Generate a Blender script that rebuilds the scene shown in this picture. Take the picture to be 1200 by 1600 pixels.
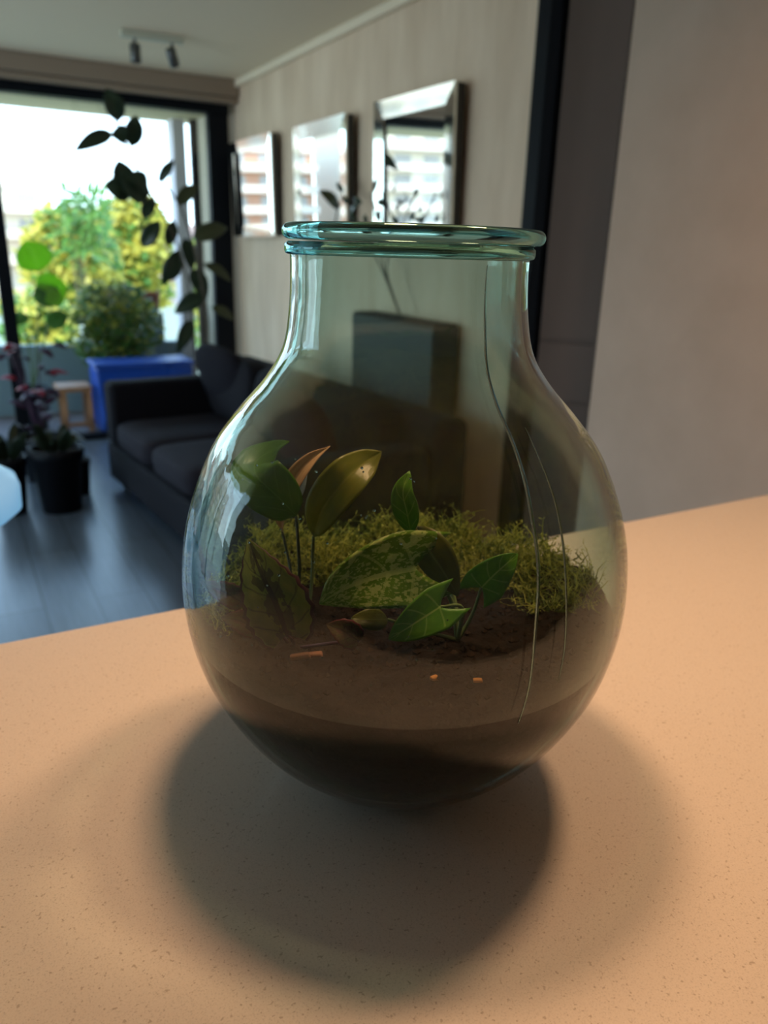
import bpy, bmesh, math, random
from mathutils import Vector, Matrix, noise
random.seed(7)
sc = bpy.context.scene
for o in list(bpy.data.objects): bpy.data.objects.remove(o)

# ------------------------------------------------------------------ camera
F_PX = 1200.0
PITCH, ROLL, YAW = math.radians(18.9), math.radians(1.6), math.radians(29.5)
EYE = Vector((0, 0, 1.36))
fwd = Vector((math.sin(YAW)*math.cos(PITCH), math.cos(YAW)*math.cos(PITCH), -math.sin(PITCH)))
_r0 = Vector((math.cos(YAW), -math.sin(YAW), 0)); _u0 = _r0.cross(fwd)
rgt = _r0*math.cos(ROLL) + _u0*math.sin(ROLL)
upv = _u0*math.cos(ROLL) - _r0*math.sin(ROLL)
cam = bpy.data.cameras.new('camera'); cam_o = bpy.data.objects.new('camera', cam)
sc.collection.objects.link(cam_o)
M = Matrix((rgt, upv, -fwd)).transposed().to_4x4(); M.translation = EYE
cam_o.matrix_world = M
cam.sensor_fit = 'VERTICAL'; cam.sensor_height = 36.0; cam.lens = 36.0*F_PX/1600.0
cam.clip_start = 0.02; cam.clip_end = 600
cam.dof.use_dof = True; cam.dof.focus_distance = 0.455; cam.dof.aperture_fstop = 7.0
sc.camera = cam_o
sc.view_settings.view_transform = 'Standard'; sc.view_settings.look = 'None'
sc.view_settings.gamma = 1.0; sc.view_settings.use_curve_mapping = False
sc.view_settings.exposure = 0.0
sc.cycles.use_denoising = True
sc.cycles.max_bounces = 12; sc.cycles.transparent_max_bounces = 32
sc.cycles.diffuse_bounces = 4; sc.cycles.glossy_bounces = 5; sc.cycles.transmission_bounces = 10
sc.cycles.sample_clamp_indirect = 6.0

def ray(px, py): return (fwd*F_PX + rgt*(px-600) - upv*(py-800)).normalized()
def at_y(px, py, Y): d = ray(px, py); return EYE + d*((Y-EYE.y)/d.y)
def at_x(px, py, X): d = ray(px, py); return EYE + d*((X-EYE.x)/d.x)
def at_z(px, py, Z): d = ray(px, py); return EYE + d*((Z-EYE.z)/d.z)

# ------------------------------------------------------------------ light
world = bpy.data.worlds.new('sky'); sc.world = world; world.use_nodes = True
wn = world.node_tree.nodes; wl = world.node_tree.links
bg = wn['Background']
tc = wn.new('ShaderNodeTexCoord'); sep = wn.new('ShaderNodeSeparateXYZ'); rp = wn.new('ShaderNodeValToRGB')
wl.new(tc.outputs['Generated'], sep.inputs[0]); wl.new(sep.outputs['Z'], rp.inputs[0])
rp.color_ramp.elements[0].position = 0.0; rp.color_ramp.elements[0].color = (0.70, 0.90, 1.0, 1)
rp.color_ramp.elements[1].position = 0.6; rp.color_ramp.elements[1].color = (0.30, 0.58, 1.0, 1)
wl.new(rp.outputs[0], bg.inputs['Color']); bg.inputs['Strength'].default_value = 5.0

def light(name, kind, loc, energy, color, **kw):
    l = bpy.data.lights.new(name, kind); l.energy = energy; l.color = color
    for k, v in kw.items(): setattr(l, k, v)
    o = bpy.data.objects.new(name, l); o.location = loc; sc.collection.objects.link(o); return o
sun = light('sun', 'SUN', (0, 20, 30), 8.0, (1.0, 0.93, 0.78), angle=math.radians(0.6))
sun.rotation_euler = Vector((0.75, 0.45, -0.85)).to_track_quat('-Z', 'Y').to_euler()
po = light('window_portal', 'AREA', (0.0, 5.70, 1.15), 1.0, (1, 1, 1), shape='RECTANGLE', size=3.7, size_y=2.3)
po.rotation_euler = (math.radians(-90), 0, 0); po.data.cycles.is_portal = True
po2 = light('fill_window_portal', 'AREA', (-2.28, 3.8, 1.15), 1.0, (1, 1, 1), shape='RECTANGLE', size=2.3, size_y=3.2)  # samples sky through the added, unseen side window
po2.rotation_euler = (0, math.radians(-90), 0); po2.data.cycles.is_portal = True

AZ = math.radians(31.18); JD = 0.517; CT = 0.977
JU = Vector((math.cos(AZ), -math.sin(AZ), 0)); JV = Vector((math.sin(AZ), math.cos(AZ), 0))
JP = Vector((JD*math.sin(AZ), JD*math.cos(AZ), CT))
WARM = (1.0, 0.58, 0.31)
# a ceiling downlight to the right behind the jar and a pendant over the counter, both above the frame
light('ceiling_lamp_light', 'AREA', JP + JU*0.46 + JV*0.38 + Vector((0, 0, 1.38)), 8.0, WARM, shape='DISK', size=0.20, spread=math.radians(150))
light('pendant_lamp_light', 'AREA', JP - JU*0.05 + JV*0.10 + Vector((0, 0, 0.92)), 4.0, WARM, shape='DISK', size=0.13, spread=math.radians(160))

# ------------------------------------------------------------------ materials
def new_mat(name):
    m = bpy.data.materials.new(name); m.use_nodes = True
    nt = m.node_tree; nt.nodes.clear()
    out = nt.nodes.new('ShaderNodeOutputMaterial')
    return m, nt, out
def N(nt, t, **kw):
    n = nt.nodes.new(t)
    for k, v in kw.items():
        if k in n.inputs: n.inputs[k].default_value = v
        else: setattr(n, k, v)
    return n
def c4(c): return (c[0], c[1], c[2], 1)
def ramp(nt, fac, stops):
    r = nt.nodes.new('ShaderNodeValToRGB'); e = r.color_ramp.elements
    while len(e) < len(stops): e.new(0.5)
    for i, (p, c) in enumerate(stops): e[i].position = p; e[i].color = c4(c)
    nt.links.new(fac, r.inputs[0]); return r.outputs[0]
def mat(name, col, rough=0.5, metal=0.0, spec=0.5, var=None, scale=8, stretch=(1, 1, 1), bump=0.0, bscale=40, coat=0.0, emit=None, estr=0, detail=4):
    m, nt, out = new_mat(name)
    p = N(nt, 'ShaderNodeBsdfPrincipled', Roughness=rough, Metallic=metal)
    p.inputs['Specular IOR Level'].default_value = spec
    p.inputs['Base Color'].default_value = c4(col); p.inputs['Coat Weight'].default_value = coat
    tcn = N(nt, 'ShaderNodeTexCoord'); mp = N(nt, 'ShaderNodeMapping'); mp.inputs['Scale'].default_value = stretch
    nt.links.new(tcn.outputs['Object'], mp.inputs[0])
    if var:
        nz = N(nt, 'ShaderNodeTexNoise', Scale=scale, Detail=detail, Roughness=0.6); nt.links.new(mp.outputs[0], nz.inputs['Vector'])
        nt.links.new(ramp(nt, nz.outputs['Fac'], [(0.3, col), (0.7, var)]), p.inputs['Base Color'])
    if bump:
        nb = N(nt, 'ShaderNodeTexNoise', Scale=bscale, Detail=6); nt.links.new(mp.outputs[0], nb.inputs['Vector'])
        b = N(nt, 'ShaderNodeBump', Strength=bump, Distance=0.01); nt.links.new(nb.outputs['Fac'], b.inputs['Height'])
        nt.links.new(b.outputs[0], p.inputs['Normal'])
    if emit:
        p.inputs['Emission Color'].default_value = c4(emit); p.inputs['Emission Strength'].default_value = estr
    nt.links.new(p.outputs[0], out.inputs[0]); return m
def leaf_mat(name, c1, c2, vein=None, veins=0, vein_w=0.06, spots=None, spot_scale=25, edge=None, trans=0.45, rough=0.35, blotch=None):
    m, nt, out = new_mat(name); L = nt.links
    tcn = N(nt, 'ShaderNodeTexCoord'); uv = N(nt, 'ShaderNodeSeparateXYZ'); L.new(tcn.outputs['UV'], uv.inputs[0])
    def mth(op, a, b=None):
        n = N(nt, 'ShaderNodeMath', operation=op)
        for i, x in enumerate((a, b)):
            if x is None: continue
            if isinstance(x, (int, float)): n.inputs[i].default_value = x
            else: L.new(x, n.inputs[i])
        return n.outputs[0]
    def mix(f, a, b):
        n = N(nt, 'ShaderNodeMix', data_type='RGBA')
        if isinstance(f, float): n.inputs[0].default_value = f
        else: L.new(f, n.inputs[0])
        for i, x in ((6, a), (7, b)):
            if isinstance(x, tuple): n.inputs[i].default_value = c4(x)
            else: L.new(x, n.inputs[i])
        return n.outputs[2]
    s = mth('ABSOLUTE', mth('SUBTRACT', uv.outputs[0], 0.5)); s2 = mth('MULTIPLY', s, 2.0)
    nz = N(nt, 'ShaderNodeTexNoise', Scale=6.0, Detail=5); L.new(tcn.outputs['UV'], nz.inputs['Vector'])
    col = ramp(nt, nz.outputs['Fac'], [(0.3, c1), (0.7, c2)])
    if spots:
        for sc_, th in ((spot_scale, 0.56), (spot_scale*2.4, 0.57)):
            n2 = N(nt, 'ShaderNodeTexNoise', Scale=sc_, Detail=3); L.new(tcn.outputs['UV'], n2.inputs['Vector'])
            f = mth('GREATER_THAN', n2.outputs['Fac'], th); f = mth('MULTIPLY', f, 0.75)
            col = mix(f, col, spots)
    if vein:
        mid = mth('LESS_THAN', s2, vein_w)
        f = mid
        if veins:
            ph = mth('SUBTRACT', mth('MULTIPLY', uv.outputs[1], float(veins)), mth('MULTIPLY', s2, veins*0.28))
            fr = mth('FRACT', ph); w = mth('LESS_THAN', fr, 0.10)
            w = mth('MULTIPLY', w, mth('LESS_THAN', s2, 0.85)); f = mth('MAXIMUM', mid, mth('MULTIPLY', w, 0.6))
        col = mix(mth('MULTIPLY', f, 0.8), col, vein)
    if blotch:
        w = mth('SUBTRACT', 1.0, mth('MULTIPLY', s2, 1.0))
        n3 = N(nt, 'ShaderNodeTexNoise', Scale=5.0, Detail=3); L.new(tcn.outputs['UV'], n3.inputs['Vector'])
        f = mth('GREATER_THAN', mth('MULTIPLY', w, n3.outputs['Fac']), 0.36)
        col = mix(mth('MULTIPLY', f, 0.7), col, blotch)
    if edge:
        col = mix(mth('GREATER_THAN', s2, 0.88), col, edge)
    pb = N(nt, 'ShaderNodeBsdfPrincipled', Roughness=rough); pb.inputs['Specular IOR Level'].default_value = 0.35
    tr = N(nt, 'ShaderNodeBsdfTranslucent'); mx = N(nt, 'ShaderNodeMixShader'); mx.inputs[0].default_value = trans
    L.new(col, pb.inputs['Base Color']); L.new(col, tr.inputs[0])
    b = N(nt, 'ShaderNodeBump', Strength=0.25, Distance=0.002); L.new(nz.outputs['Fac'], b.inputs['Height']); L.new(b.outputs[0], pb.inputs['Normal'])
    L.new(pb.outputs[0], mx.inputs[1]); L.new(tr.outputs[0], mx.inputs[2]); L.new(mx.outputs[0], out.inputs[0]); return m

def thin_glass(name, clear, edge_tint, ior=1.5, rough=0.0, wave=0.0, thick_from=None, refract=None):
    """thin sheet glass: passes light with a tint that deepens where the path through the wall is longer, plus Fresnel gloss"""
    m, nt, out = new_mat(name); L = nt.links
    lw = N(nt, 'ShaderNodeLayerWeight', Blend=0.5)
    mx = N(nt, 'ShaderNodeMix', data_type='RGBA'); mx.inputs[6].default_value = c4(clear); mx.inputs[7].default_value = c4(edge_tint)
    pw = N(nt, 'ShaderNodeMath', operation='POWER'); L.new(lw.outputs['Facing'], pw.inputs[0]); pw.inputs[1].default_value = 1.6
    L.new(pw.outputs[0], mx.inputs[0])
    col = mx.outputs[2]
    if thick_from:
        z0, z1, tint = thick_from
        tcn = N(nt, 'ShaderNodeTexCoord'); sp = N(nt, 'ShaderNodeSeparateXYZ'); L.new(tcn.outputs['Object'], sp.inputs[0])
        mr = N(nt, 'ShaderNodeMapRange'); mr.inputs[1].default_value = z0; mr.inputs[2].default_value = z1; L.new(sp.outputs[2], mr.inputs[0])
        m2 = N(nt, 'ShaderNodeMix', data_type='RGBA', blend_type='MULTIPLY'); L.new(mr.outputs[0], m2.inputs[0]); L.new(col, m2.inputs[6]); m2.inputs[7].default_value = c4(tint)
        col = m2.outputs[2]
    tr = N(nt, 'ShaderNodeBsdfTransparent'); L.new(col, tr.inputs[0])
    if refract:       # where the wall is crossed at a slant its bending of light shows
        rf = N(nt, 'ShaderNodeBsdfRefraction', IOR=1.5, Roughness=0.02); rf.inputs['Color'].default_value = c4(refract)
        m3 = N(nt, 'ShaderNodeMapRange', interpolation_type='SMOOTHSTEP'); m3.inputs[1].default_value = 0.66; m3.inputs[2].default_value = 0.90; L.new(lw.outputs['Facing'], m3.inputs[0])
        mm = N(nt, 'ShaderNodeMixShader'); L.new(m3.outputs[0], mm.inputs[0]); L.new(tr.outputs[0], mm.inputs[1]); L.new(rf.outputs[0], mm.inputs[2]); tr = mm
    gl = N(nt, 'ShaderNodeBsdfGlossy', Roughness=rough); gl.inputs[0].default_value = (1, 1, 1, 1)
    fr = N(nt, 'ShaderNodeFresnel', IOR=ior)
    ge = N(nt, 'ShaderNodeNewGeometry'); mi = N(nt, 'ShaderNodeMapRange'); mi.inputs[3].default_value = ior; mi.inputs[4].default_value = 1/ior   # same reflectance from both sides of the sheet
    L.new(ge.outputs['Backfacing'], mi.inputs[0]); L.new(mi.outputs[0], fr.inputs['IOR'])
    if wave:
        tc2 = N(nt, 'ShaderNodeTexCoord'); mp = N(nt, 'ShaderNodeMapping'); mp.inputs['Scale'].default_value = (1, 1, 0.35)
        nz = N(nt, 'ShaderNodeTexNoise', Scale=22.0, Detail=3); nz2 = N(nt, 'ShaderNodeTexNoise', Scale=240.0, Detail=2)
        L.new(tc2.outputs['Object'], mp.inputs[0]); L.new(mp.outputs[0], nz.inputs['Vector']); L.new(mp.outputs[0], nz2.inputs['Vector'])
        b = N(nt, 'ShaderNodeBump', Strength=wave, Distance=0.01); L.new(nz.outputs['Fac'], b.inputs['Height'])
        b2 = N(nt, 'ShaderNodeBump', Strength=wave*0.5, Distance=0.0006); L.new(nz2.outputs['Fac'], b2.inputs['Height']); L.new(b.outputs[0], b2.inputs['Normal'])
        L.new(b2.outputs[0], gl.inputs['Normal']); L.new(b2.outputs[0], fr.inputs['Normal'])
    mix = N(nt, 'ShaderNodeMixShader'); L.new(fr.outputs[0], mix.inputs[0]); L.new(tr.outputs[0], mix.inputs[1]); L.new(gl.outputs[0], mix.inputs[2])
    L.new(mix.outputs[0], out.inputs[0]); return m
def solid_glass(name, col, rough=0.0):
    m, nt, out = new_mat(name)
    g = N(nt, 'ShaderNodeBsdfGlass', IOR=1.5, Roughness=rough); g.inputs['Color'].default_value = c4(col)
    nt.links.new(g.outputs[0], out.inputs[0]); return m

# ------------------------------------------------------------------ builders
COL = sc.collection
def link(o, parent=None, loc=None):
    COL.objects.link(o)
    if parent: o.parent = parent
    if loc is not None: o.location = loc
    return o
def mesh_obj(name, verts, faces, material, parent=None, smooth=False, loc=None, uvs=None):
    me = bpy.data.meshes.new(name); me.from_pydata([tuple(v) for v in verts], [], faces); me.validate(); me.update()
    if material: me.materials.append(material)
    if smooth:
        for p in me.polygons: p.use_smooth = True
    if uvs:
        ul = me.uv_layers.new(name='UVMap')
        for lp in me.loops: ul.data[lp.index].uv = uvs[lp.vertex_index]
    return link(bpy.data.objects.new(name, me), parent, loc)
def empty(name, label, cat, loc=(0, 0, 0), rz=0, group=None):
    o = bpy.data.objects.new(name, None); o.empty_display_size = 0.05; COL.objects.link(o)
    o.location = loc; o.rotation_euler = (0, 0, rz); tag(o, label, cat, group); return o
def tag(o, label, cat, group=None, kind=None):
    o['label'] = label; o['category'] = cat
    if group: o['group'] = group
    if kind: o['kind'] = kind
    return o
def struct(o, label=None):
    o['kind'] = 'structure'
    if label: o['label'] = label
    return o
class MB:
    def __init__(s): s.v = []; s.f = []
    def box(s, x0, x1, y0, y1, z0, z1, rot=None):
        b = len(s.v); P = [Vector((x, y, z)) for z in (z0, z1) for y in (y0, y1) for x in (x0, x1)]
        if rot: P = [rot @ p for p in P]
        s.v += P; s.f += [(b, b+2, b+3, b+1), (b+4, b+5, b+7, b+6), (b, b+1, b+5, b+4), (b+2, b+6, b+7, b+3), (b, b+4, b+6, b+2), (b+1, b+3, b+7, b+5)]
        return s
    def tube(s, pts, rad, n=8, cap=True):
        pts = [Vector(p) for p in pts]
        if not isinstance(rad, (list, tuple)): rad = [rad]*len(pts)
        b = len(s.v); ref = Vector((0.3, 0.2, 1)).normalized()
        for i, p in enumerate(pts):
            t = (pts[min(i+1, len(pts)-1)] - pts[max(i-1, 0)]).normalized()
            if abs(t.dot(ref)) > 0.95: ref = Vector((1, 0.1, 0)).normalized()
            a = t.cross(ref).normalized(); c = t.cross(a)
            for k in range(n):
                an = 2*math.pi*k/n; s.v.append(p + (a*math.cos(an) + c*math.sin(an))*rad[i])
        for i in range(len(pts)-1):
            for k in range(n):
                s.f.append((b+i*n+k, b+i*n+(k+1) % n, b+(i+1)*n+(k+1) % n, b+(i+1)*n+k))
        if cap:
            s.f.append(tuple(b+k for k in range(n))[::-1]); e = b+(len(pts)-1)*n; s.f.append(tuple(e+k for k in range(n)))
        return s
    def lathe(s, prof, n=48, c=(0, 0, 0)):
        b = len(s.v); c = Vector(c)
        for r, z in prof:
            for k in range(n):
                a = 2*math.pi*k/n; s.v.append(c + Vector((r*math.cos(a), r*math.sin(a), z)))
        for i in range(len(prof)-1):
            for k in range(n):
                s.f.append((b+i*n+k, b+i*n+(k+1) % n, b+(i+1)*n+(k+1) % n, b+(i+1)*n+k))
        return s
    def build(s, name, material, parent=None, smooth=False, bevel=0, loc=None, seg=3):
        o = mesh_obj(name, s.v, s.f, material, parent, smooth, loc)
        if bevel:
            m = o.modifiers.new('bevel', 'BEVEL'); m.width = bevel; m.segments = seg; m.limit_method = 'ANGLE'
            for p in o.data.polygons: p.use_smooth = True
            w = o.modifiers.new('wn', 'WEIGHTED_NORMAL')
        return o
def spline(pts, n):
    pts = [Vector(p) for p in pts]; out = []
    P = [pts[0]*2-pts[1]] + pts + [pts[-1]*2-pts[-2]]
    segs = len(pts)-1
    for i in range(n+1):
        x = i/n*segs; k = min(int(x), segs-1); t = x-k
        a, b, c, d = P[k:k+4]
        out.append(0.5*((2*b) + (c-a)*t + (2*a-5*b+4*c-d)*t*t + (3*b-a-3*c+d)*t**3))
    return out
def leaf(name, parent, material, mid, width, normal, shape='oval', lobe=0.0, fold=0.15, n=14, m=6, wave=0.0, thick=0.0006, origin=None):
    """a leaf blade: midline through 3-D points, half width profile, surface normal hint(s)"""
    origin = origin or Vector((0, 0, 0))
    P = spline(mid, n); L = sum((P[i+1]-P[i]).length for i in range(n))
    nl = [Vector(x).normalized() for x in (normal if isinstance(normal, list) else [normal])]
    V, U, Fc = [], [], []
    for i, p in enumerate(P):
        t = i/n
        d = (P[min(i+1, n)] - P[max(i-1, 0)]).normalized()
        x = t*(len(nl)-1); k = min(int(x), max(len(nl)-2, 0)); nn = nl[k].lerp(nl[min(k+1, len(nl)-1)], x-k) if len(nl) > 1 else nl[0]
        side = d.cross(nn).normalized(); nn = side.cross(d).normalized()
        if shape == 'oval': w = math.sin(math.pi*min(1, t**0.8))**0.8
        elif shape == 'heart': w = (1-t**1.6)**0.85*min(1, (t+0.22)*2.2)**0.5
        elif shape == 'spade': w = math.sin(math.pi*min(1, t**0.6))**0.8
        elif shape == 'lance': w = math.sin(math.pi*t**0.9)**1.1
        elif shape == 'serrate': w = (math.sin(math.pi*min(1, (t*0.93+0.07)**0.65))**0.9)*(1+0.045*((i % 2)*2-1))
        else: w = math.sin(math.pi*t)
        w = max(w, 0.02)*width/2
        for j in range(-m, m+1):
            s = j/m
            q = p + side*s*w*math.cos(fold) + nn*abs(s)*w*math.sin(fold)
            q -= d*(lobe*L*abs(s)**1.4*(1-t)**3)
            q += nn*wave*width*math.sin(t*9+s*3)*abs(s)
            V.append(q-origin); U.append((s*0.5+0.5, t))
    W = 2*m+1
    for i in range(n):
        for j in range(2*m): Fc.append((i*W+j, i*W+j+1, (i+1)*W+j+1, (i+1)*W+j))
    o = mesh_obj(name, V, Fc, material, parent, True, None, U)
    if thick:
        sm = o.modifiers.new('solid', 'SOLIDIFY'); sm.thickness = thick; sm.offset = 0
    return o
def cushion(name, sx, sy, sz, material, parent=None, loc=(0, 0, 0), rot=(0, 0, 0), puff=0.25, p=4.0):
    """soft box: superellipsoid"""
    V, Fc = [], []; n, k = 28, 14
    def sg(x, e): return math.copysign(abs(x)**e, x)
    e1, e2 = 2/p*1.2, 2/p
    for i in range(k+1):
        a = -math.pi/2 + math.pi*i/k
        for j in range(n):
            b = 2*math.pi*j/n
            V.append((sx/2*sg(math.cos(a), e1)*sg(math.cos(b), e2), sy/2*sg(math.cos(a), e1)*sg(math.sin(b), e2), sz/2*sg(math.sin(a), e1*1.3)))
    for i in range(k):
        for j in range(n): Fc.append((i*n+j, i*n+(j+1) % n, (i+1)*n+(j+1) % n, (i+1)*n+j))
    o = mesh_obj(name, V, Fc, material, parent, True, loc); o.rotation_euler = rot; return o

# ------------------------------------------------------------------ room shell
XW, YW, HC = 1.97, 5.77, 2.42
XL, YB = -2.3, -2.4
m_wall = mat('plaster_beige', (0.66, 0.48, 0.335), 0.85, var=(0.82, 0.63, 0.47), scale=3.0, stretch=(1, 2.2, 0.5), bump=0.15, bscale=30)
m_pier = mat('wallcovering', (0.54, 0.415, 0.325), 0.9, var=(0.60, 0.465, 0.37), scale=6, bump=0.12, bscale=160)
m_plain = mat('wall_paint', (0.55, 0.52, 0.47), 0.9)
m_ceil = mat('ceiling_paint', (0.84, 0.70, 0.53), 0.95)
m_black = mat('black_aluminium', (0.004, 0.005, 0.008), 0.6, spec=0.15)
m_door = mat('dark_door_veneer', (0.10, 0.072, 0.060), 0.45, var=(0.14, 0.10, 0.085), scale=3, stretch=(1, 1, 0.2))
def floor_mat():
    m, nt, out = new_mat('grey_laminate_sky_tint'); L = nt.links
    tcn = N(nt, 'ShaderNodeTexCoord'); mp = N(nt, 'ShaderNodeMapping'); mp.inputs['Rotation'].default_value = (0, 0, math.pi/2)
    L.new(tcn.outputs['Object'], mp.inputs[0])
    br = N(nt, 'ShaderNodeTexBrick', Scale=1.0); br.inputs['Color1'].default_value = (0.085, 0.105, 0.135, 1); br.inputs['Color2'].default_value = (0.12, 0.145, 0.18, 1)  # the sky's blue reflection is put into the grey plank colours
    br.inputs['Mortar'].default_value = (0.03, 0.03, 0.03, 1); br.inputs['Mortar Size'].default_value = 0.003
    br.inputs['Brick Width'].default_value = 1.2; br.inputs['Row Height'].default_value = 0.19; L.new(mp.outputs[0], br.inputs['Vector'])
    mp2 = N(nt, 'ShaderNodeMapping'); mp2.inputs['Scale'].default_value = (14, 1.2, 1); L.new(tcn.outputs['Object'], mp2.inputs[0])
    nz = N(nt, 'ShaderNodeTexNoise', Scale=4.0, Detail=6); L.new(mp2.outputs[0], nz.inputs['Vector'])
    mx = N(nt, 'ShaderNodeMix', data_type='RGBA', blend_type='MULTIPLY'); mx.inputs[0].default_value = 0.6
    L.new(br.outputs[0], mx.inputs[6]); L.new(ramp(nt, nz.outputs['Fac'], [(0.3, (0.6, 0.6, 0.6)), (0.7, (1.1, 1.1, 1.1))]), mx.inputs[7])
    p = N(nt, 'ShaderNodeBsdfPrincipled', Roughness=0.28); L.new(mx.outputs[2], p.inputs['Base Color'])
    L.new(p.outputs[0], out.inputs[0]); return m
T = 0.12
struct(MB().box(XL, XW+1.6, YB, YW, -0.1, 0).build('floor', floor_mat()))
struct(MB().box(XL, XW+1.6, YB, YW, HC, HC+0.15).build('ceiling', m_ceil))
DOOR_Y0, DOOR_Y1 = 1.84, 2.47
struct(MB().box(XW, XW+T, DOOR_Y1, YW, 0, HC).build('wall_right', m_wall))
PX = 1.80
struct(MB().box(PX, XW+T, YB, DOOR_Y0, 0, HC).build('wall_near_right', m_pier), 'warm grey wallcovered wall beside the dark door')
struct(MB().box(XL-T, XL, YB, 2.2, 0, HC).box(XL-T, XL, 5.4, YW, 0, HC).box(XL-T, XL, 2.2, 5.4, 2.275, HC).build('wall_left', m_plain))
struct(MB().box(XL, PX, YB-T, YB, 0, HC).build('wall_back', m_plain))
# hall behind the door
struct(MB().box(XW+T, XW+1.6, 3.35, 3.45, 0, HC).box(XW+1.6, XW+1.7, YB, 3.45, 0, HC).build('wall_hall', m_plain))
# far wall: piers around the glazing
WX0, WX1 = -1.95, 1.92
struct(MB().box(XL, WX0, YW, YW+T, 0, HC).box(WX1, XW+T, YW, YW+T, 0, HC).box(WX0, WX1, YW, YW+T, 2.275, HC).build('wall_far', m_plain))
# cornice and black door frame
struct(MB().box(XW-0.035, XW, DOOR_Y1+0.02, YW-0.001, HC-0.045, HC-0.001).build('trim_1', m_ceil, bevel=0.006))
struct(MB().box(XW-0.012, XW+0.14, DOOR_Y1-0.075, DOOR_Y1, 0, HC).build('trim_2', m_black, bevel=0.003))
# door leaf standing ajar, four dark panels
dvec = Vector((0.66, -0.75, 0)).normalized(); dang = math.atan2(dvec.y, dvec.x)
door = bpy.data.objects.new('door_1', None); COL.objects.link(door); door.location = (XW+0.045, DOOR_Y1-0.10, 0); door.rotation_euler = (0, 0, dang)
struct(door, 'dark brown panelled door standing ajar')
MB().box(0, 0.80, 0.012, 0.045, 0.01, 2.36).build('door_leaf', m_door, door)
for (x0, x1) in ((0.0, 0.212), (0.226, 0.80)):
    for (z0, z1) in ((0.01, 0.80), (0.814, 1.032), (1.046, 2.36)):
        MB().box(x0, x1, 0.0, 0.0118, z0, z1).build('door_panel', m_door, door, bevel=0.002)

# ------------------------------------------------------------------ window
m_pane = thin_glass('window_glass', (0.97, 0.985, 0.98), (0.8, 0.9, 0.88))
win = bpy.data.objects.new('window_1', None); COL.objects.link(win); struct(win, 'large black framed sliding window')
MB().box(WX0, WX1, YW-0.03, YW+0.08, 2.215, 2.275).build('head_rail', m_black, win)
MB().box(WX0, WX1, YW-0.02, YW+0.08, 0.0, 0.035).build('sill_rail', m_black, win)
for x0, x1 in ((WX0, WX0+0.07), (0.335, 0.42), (1.775, WX1)):
    MB().box(x0, x1, YW-0.01, YW+0.06, 0.035, 2.215).build('frame_post', m_black, win, bevel=0.004)
for x0, x1 in ((WX0+0.07, 0.335), (0.42, 1.775)):
    MB().box(x0, x1, YW+0.03, YW+0.038, 0.035, 2.215).build('pane', m_pane, win)
fill_win = bpy.data.objects.new('fill_window', None); COL.objects.link(fill_win); struct(fill_win, 'unseen black framed side window added for daylight')  # unseen opening added to bring more daylight into the room
for y0, y1 in ((2.2, 2.27), (3.77, 3.84), (5.33, 5.4)): MB().box(XL-0.09, XL-0.02, y0, y1, 0.0, 2.275).build('frame_post', m_black, fill_win)
for y0, y1 in ((2.27, 3.77), (3.84, 5.33)): MB().box(XL-0.06, XL-0.052, y0, y1, 0.0, 2.275).build('pane', m_pane, fill_win)
rb = empty('roller_blind', 'brown rolled up blind cassette above the sliding window', 'blind', (0, YW-0.13, 2.27))
m_blind = mat('blind_fabric', (0.30, 0.22, 0.165), 0.8)
MB().box(WX0, WX1+0.045, 0, 0.095, 0.045, 0.148).build('cassette', m_blind, rb, bevel=0.008)
MB().box(WX0, WX1+0.045, 0.02, 0.085, 0.004, 0.044).build('bottom_bar', m_blind, rb, bevel=0.012)

# ------------------------------------------------------------------ balcony and city
m_soffit = mat('balcony_soffit', (0.30, 0.27, 0.16), 0.9)
m_conc = mat('balcony_concrete', (0.42, 0.41, 0.40), 0.9, var=(0.5, 0.48, 0.46), scale=4)
BY0 = YW+T
struct(MB().box(-3.2, 2.6, BY0, 6.95, -0.12, -0.005).box(-3.6, XL-T, 1.8, BY0, -0.12, -0.005).build('balcony_floor', mat('balcony_tile', (0.17, 0.13, 0.13), 0.6)))
struct(MB().box(-3.7, 2.6, BY0, 7.02, 2.30, 2.46).box(-3.7, XL-T, 1.8, BY0, 2.30, 2.46).build('balcony_ceiling_sunblock', m_soffit))  # second slab is unseen, added to block sun from the side window
m_par = mat('parapet_paint', (0.23, 0.30, 0.34), 0.7)
struct(MB().box(-3.2, 1.86, 6.85, 6.93, -0.005, 0.55).build('balcony_parapet', m_par))
struct(MB().box(1.80, 1.90, 6.80, 6.98, -0.005, 2.30).build('balcony_pillar', mat('pillar_paint', (0.62, 0.58, 0.62), 0.8)))
struct(MB().box(1.98, 2.08, BY0, 6.72, -0.005, 2.30).build('balcony_side_wall', mat('side_wall_paint', (0.50, 0.44, 0.34), 0.85)))
struct(MB().box(1.93, 2.02, 6.73, 6.79, -0.005, 2.30).build('dark_gap_strip', m_black))  # black strip standing in for the dark recess between pillar and side wall
struct(MB().box(-150, 150, 12, 260, -7, -6).build('city_ground', mat('city_ground', (0.22, 0.24, 0.18), 0.95)))
m_glassdark = mat('far_window', (0.34, 0.32, 0.30), 0.3)
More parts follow.
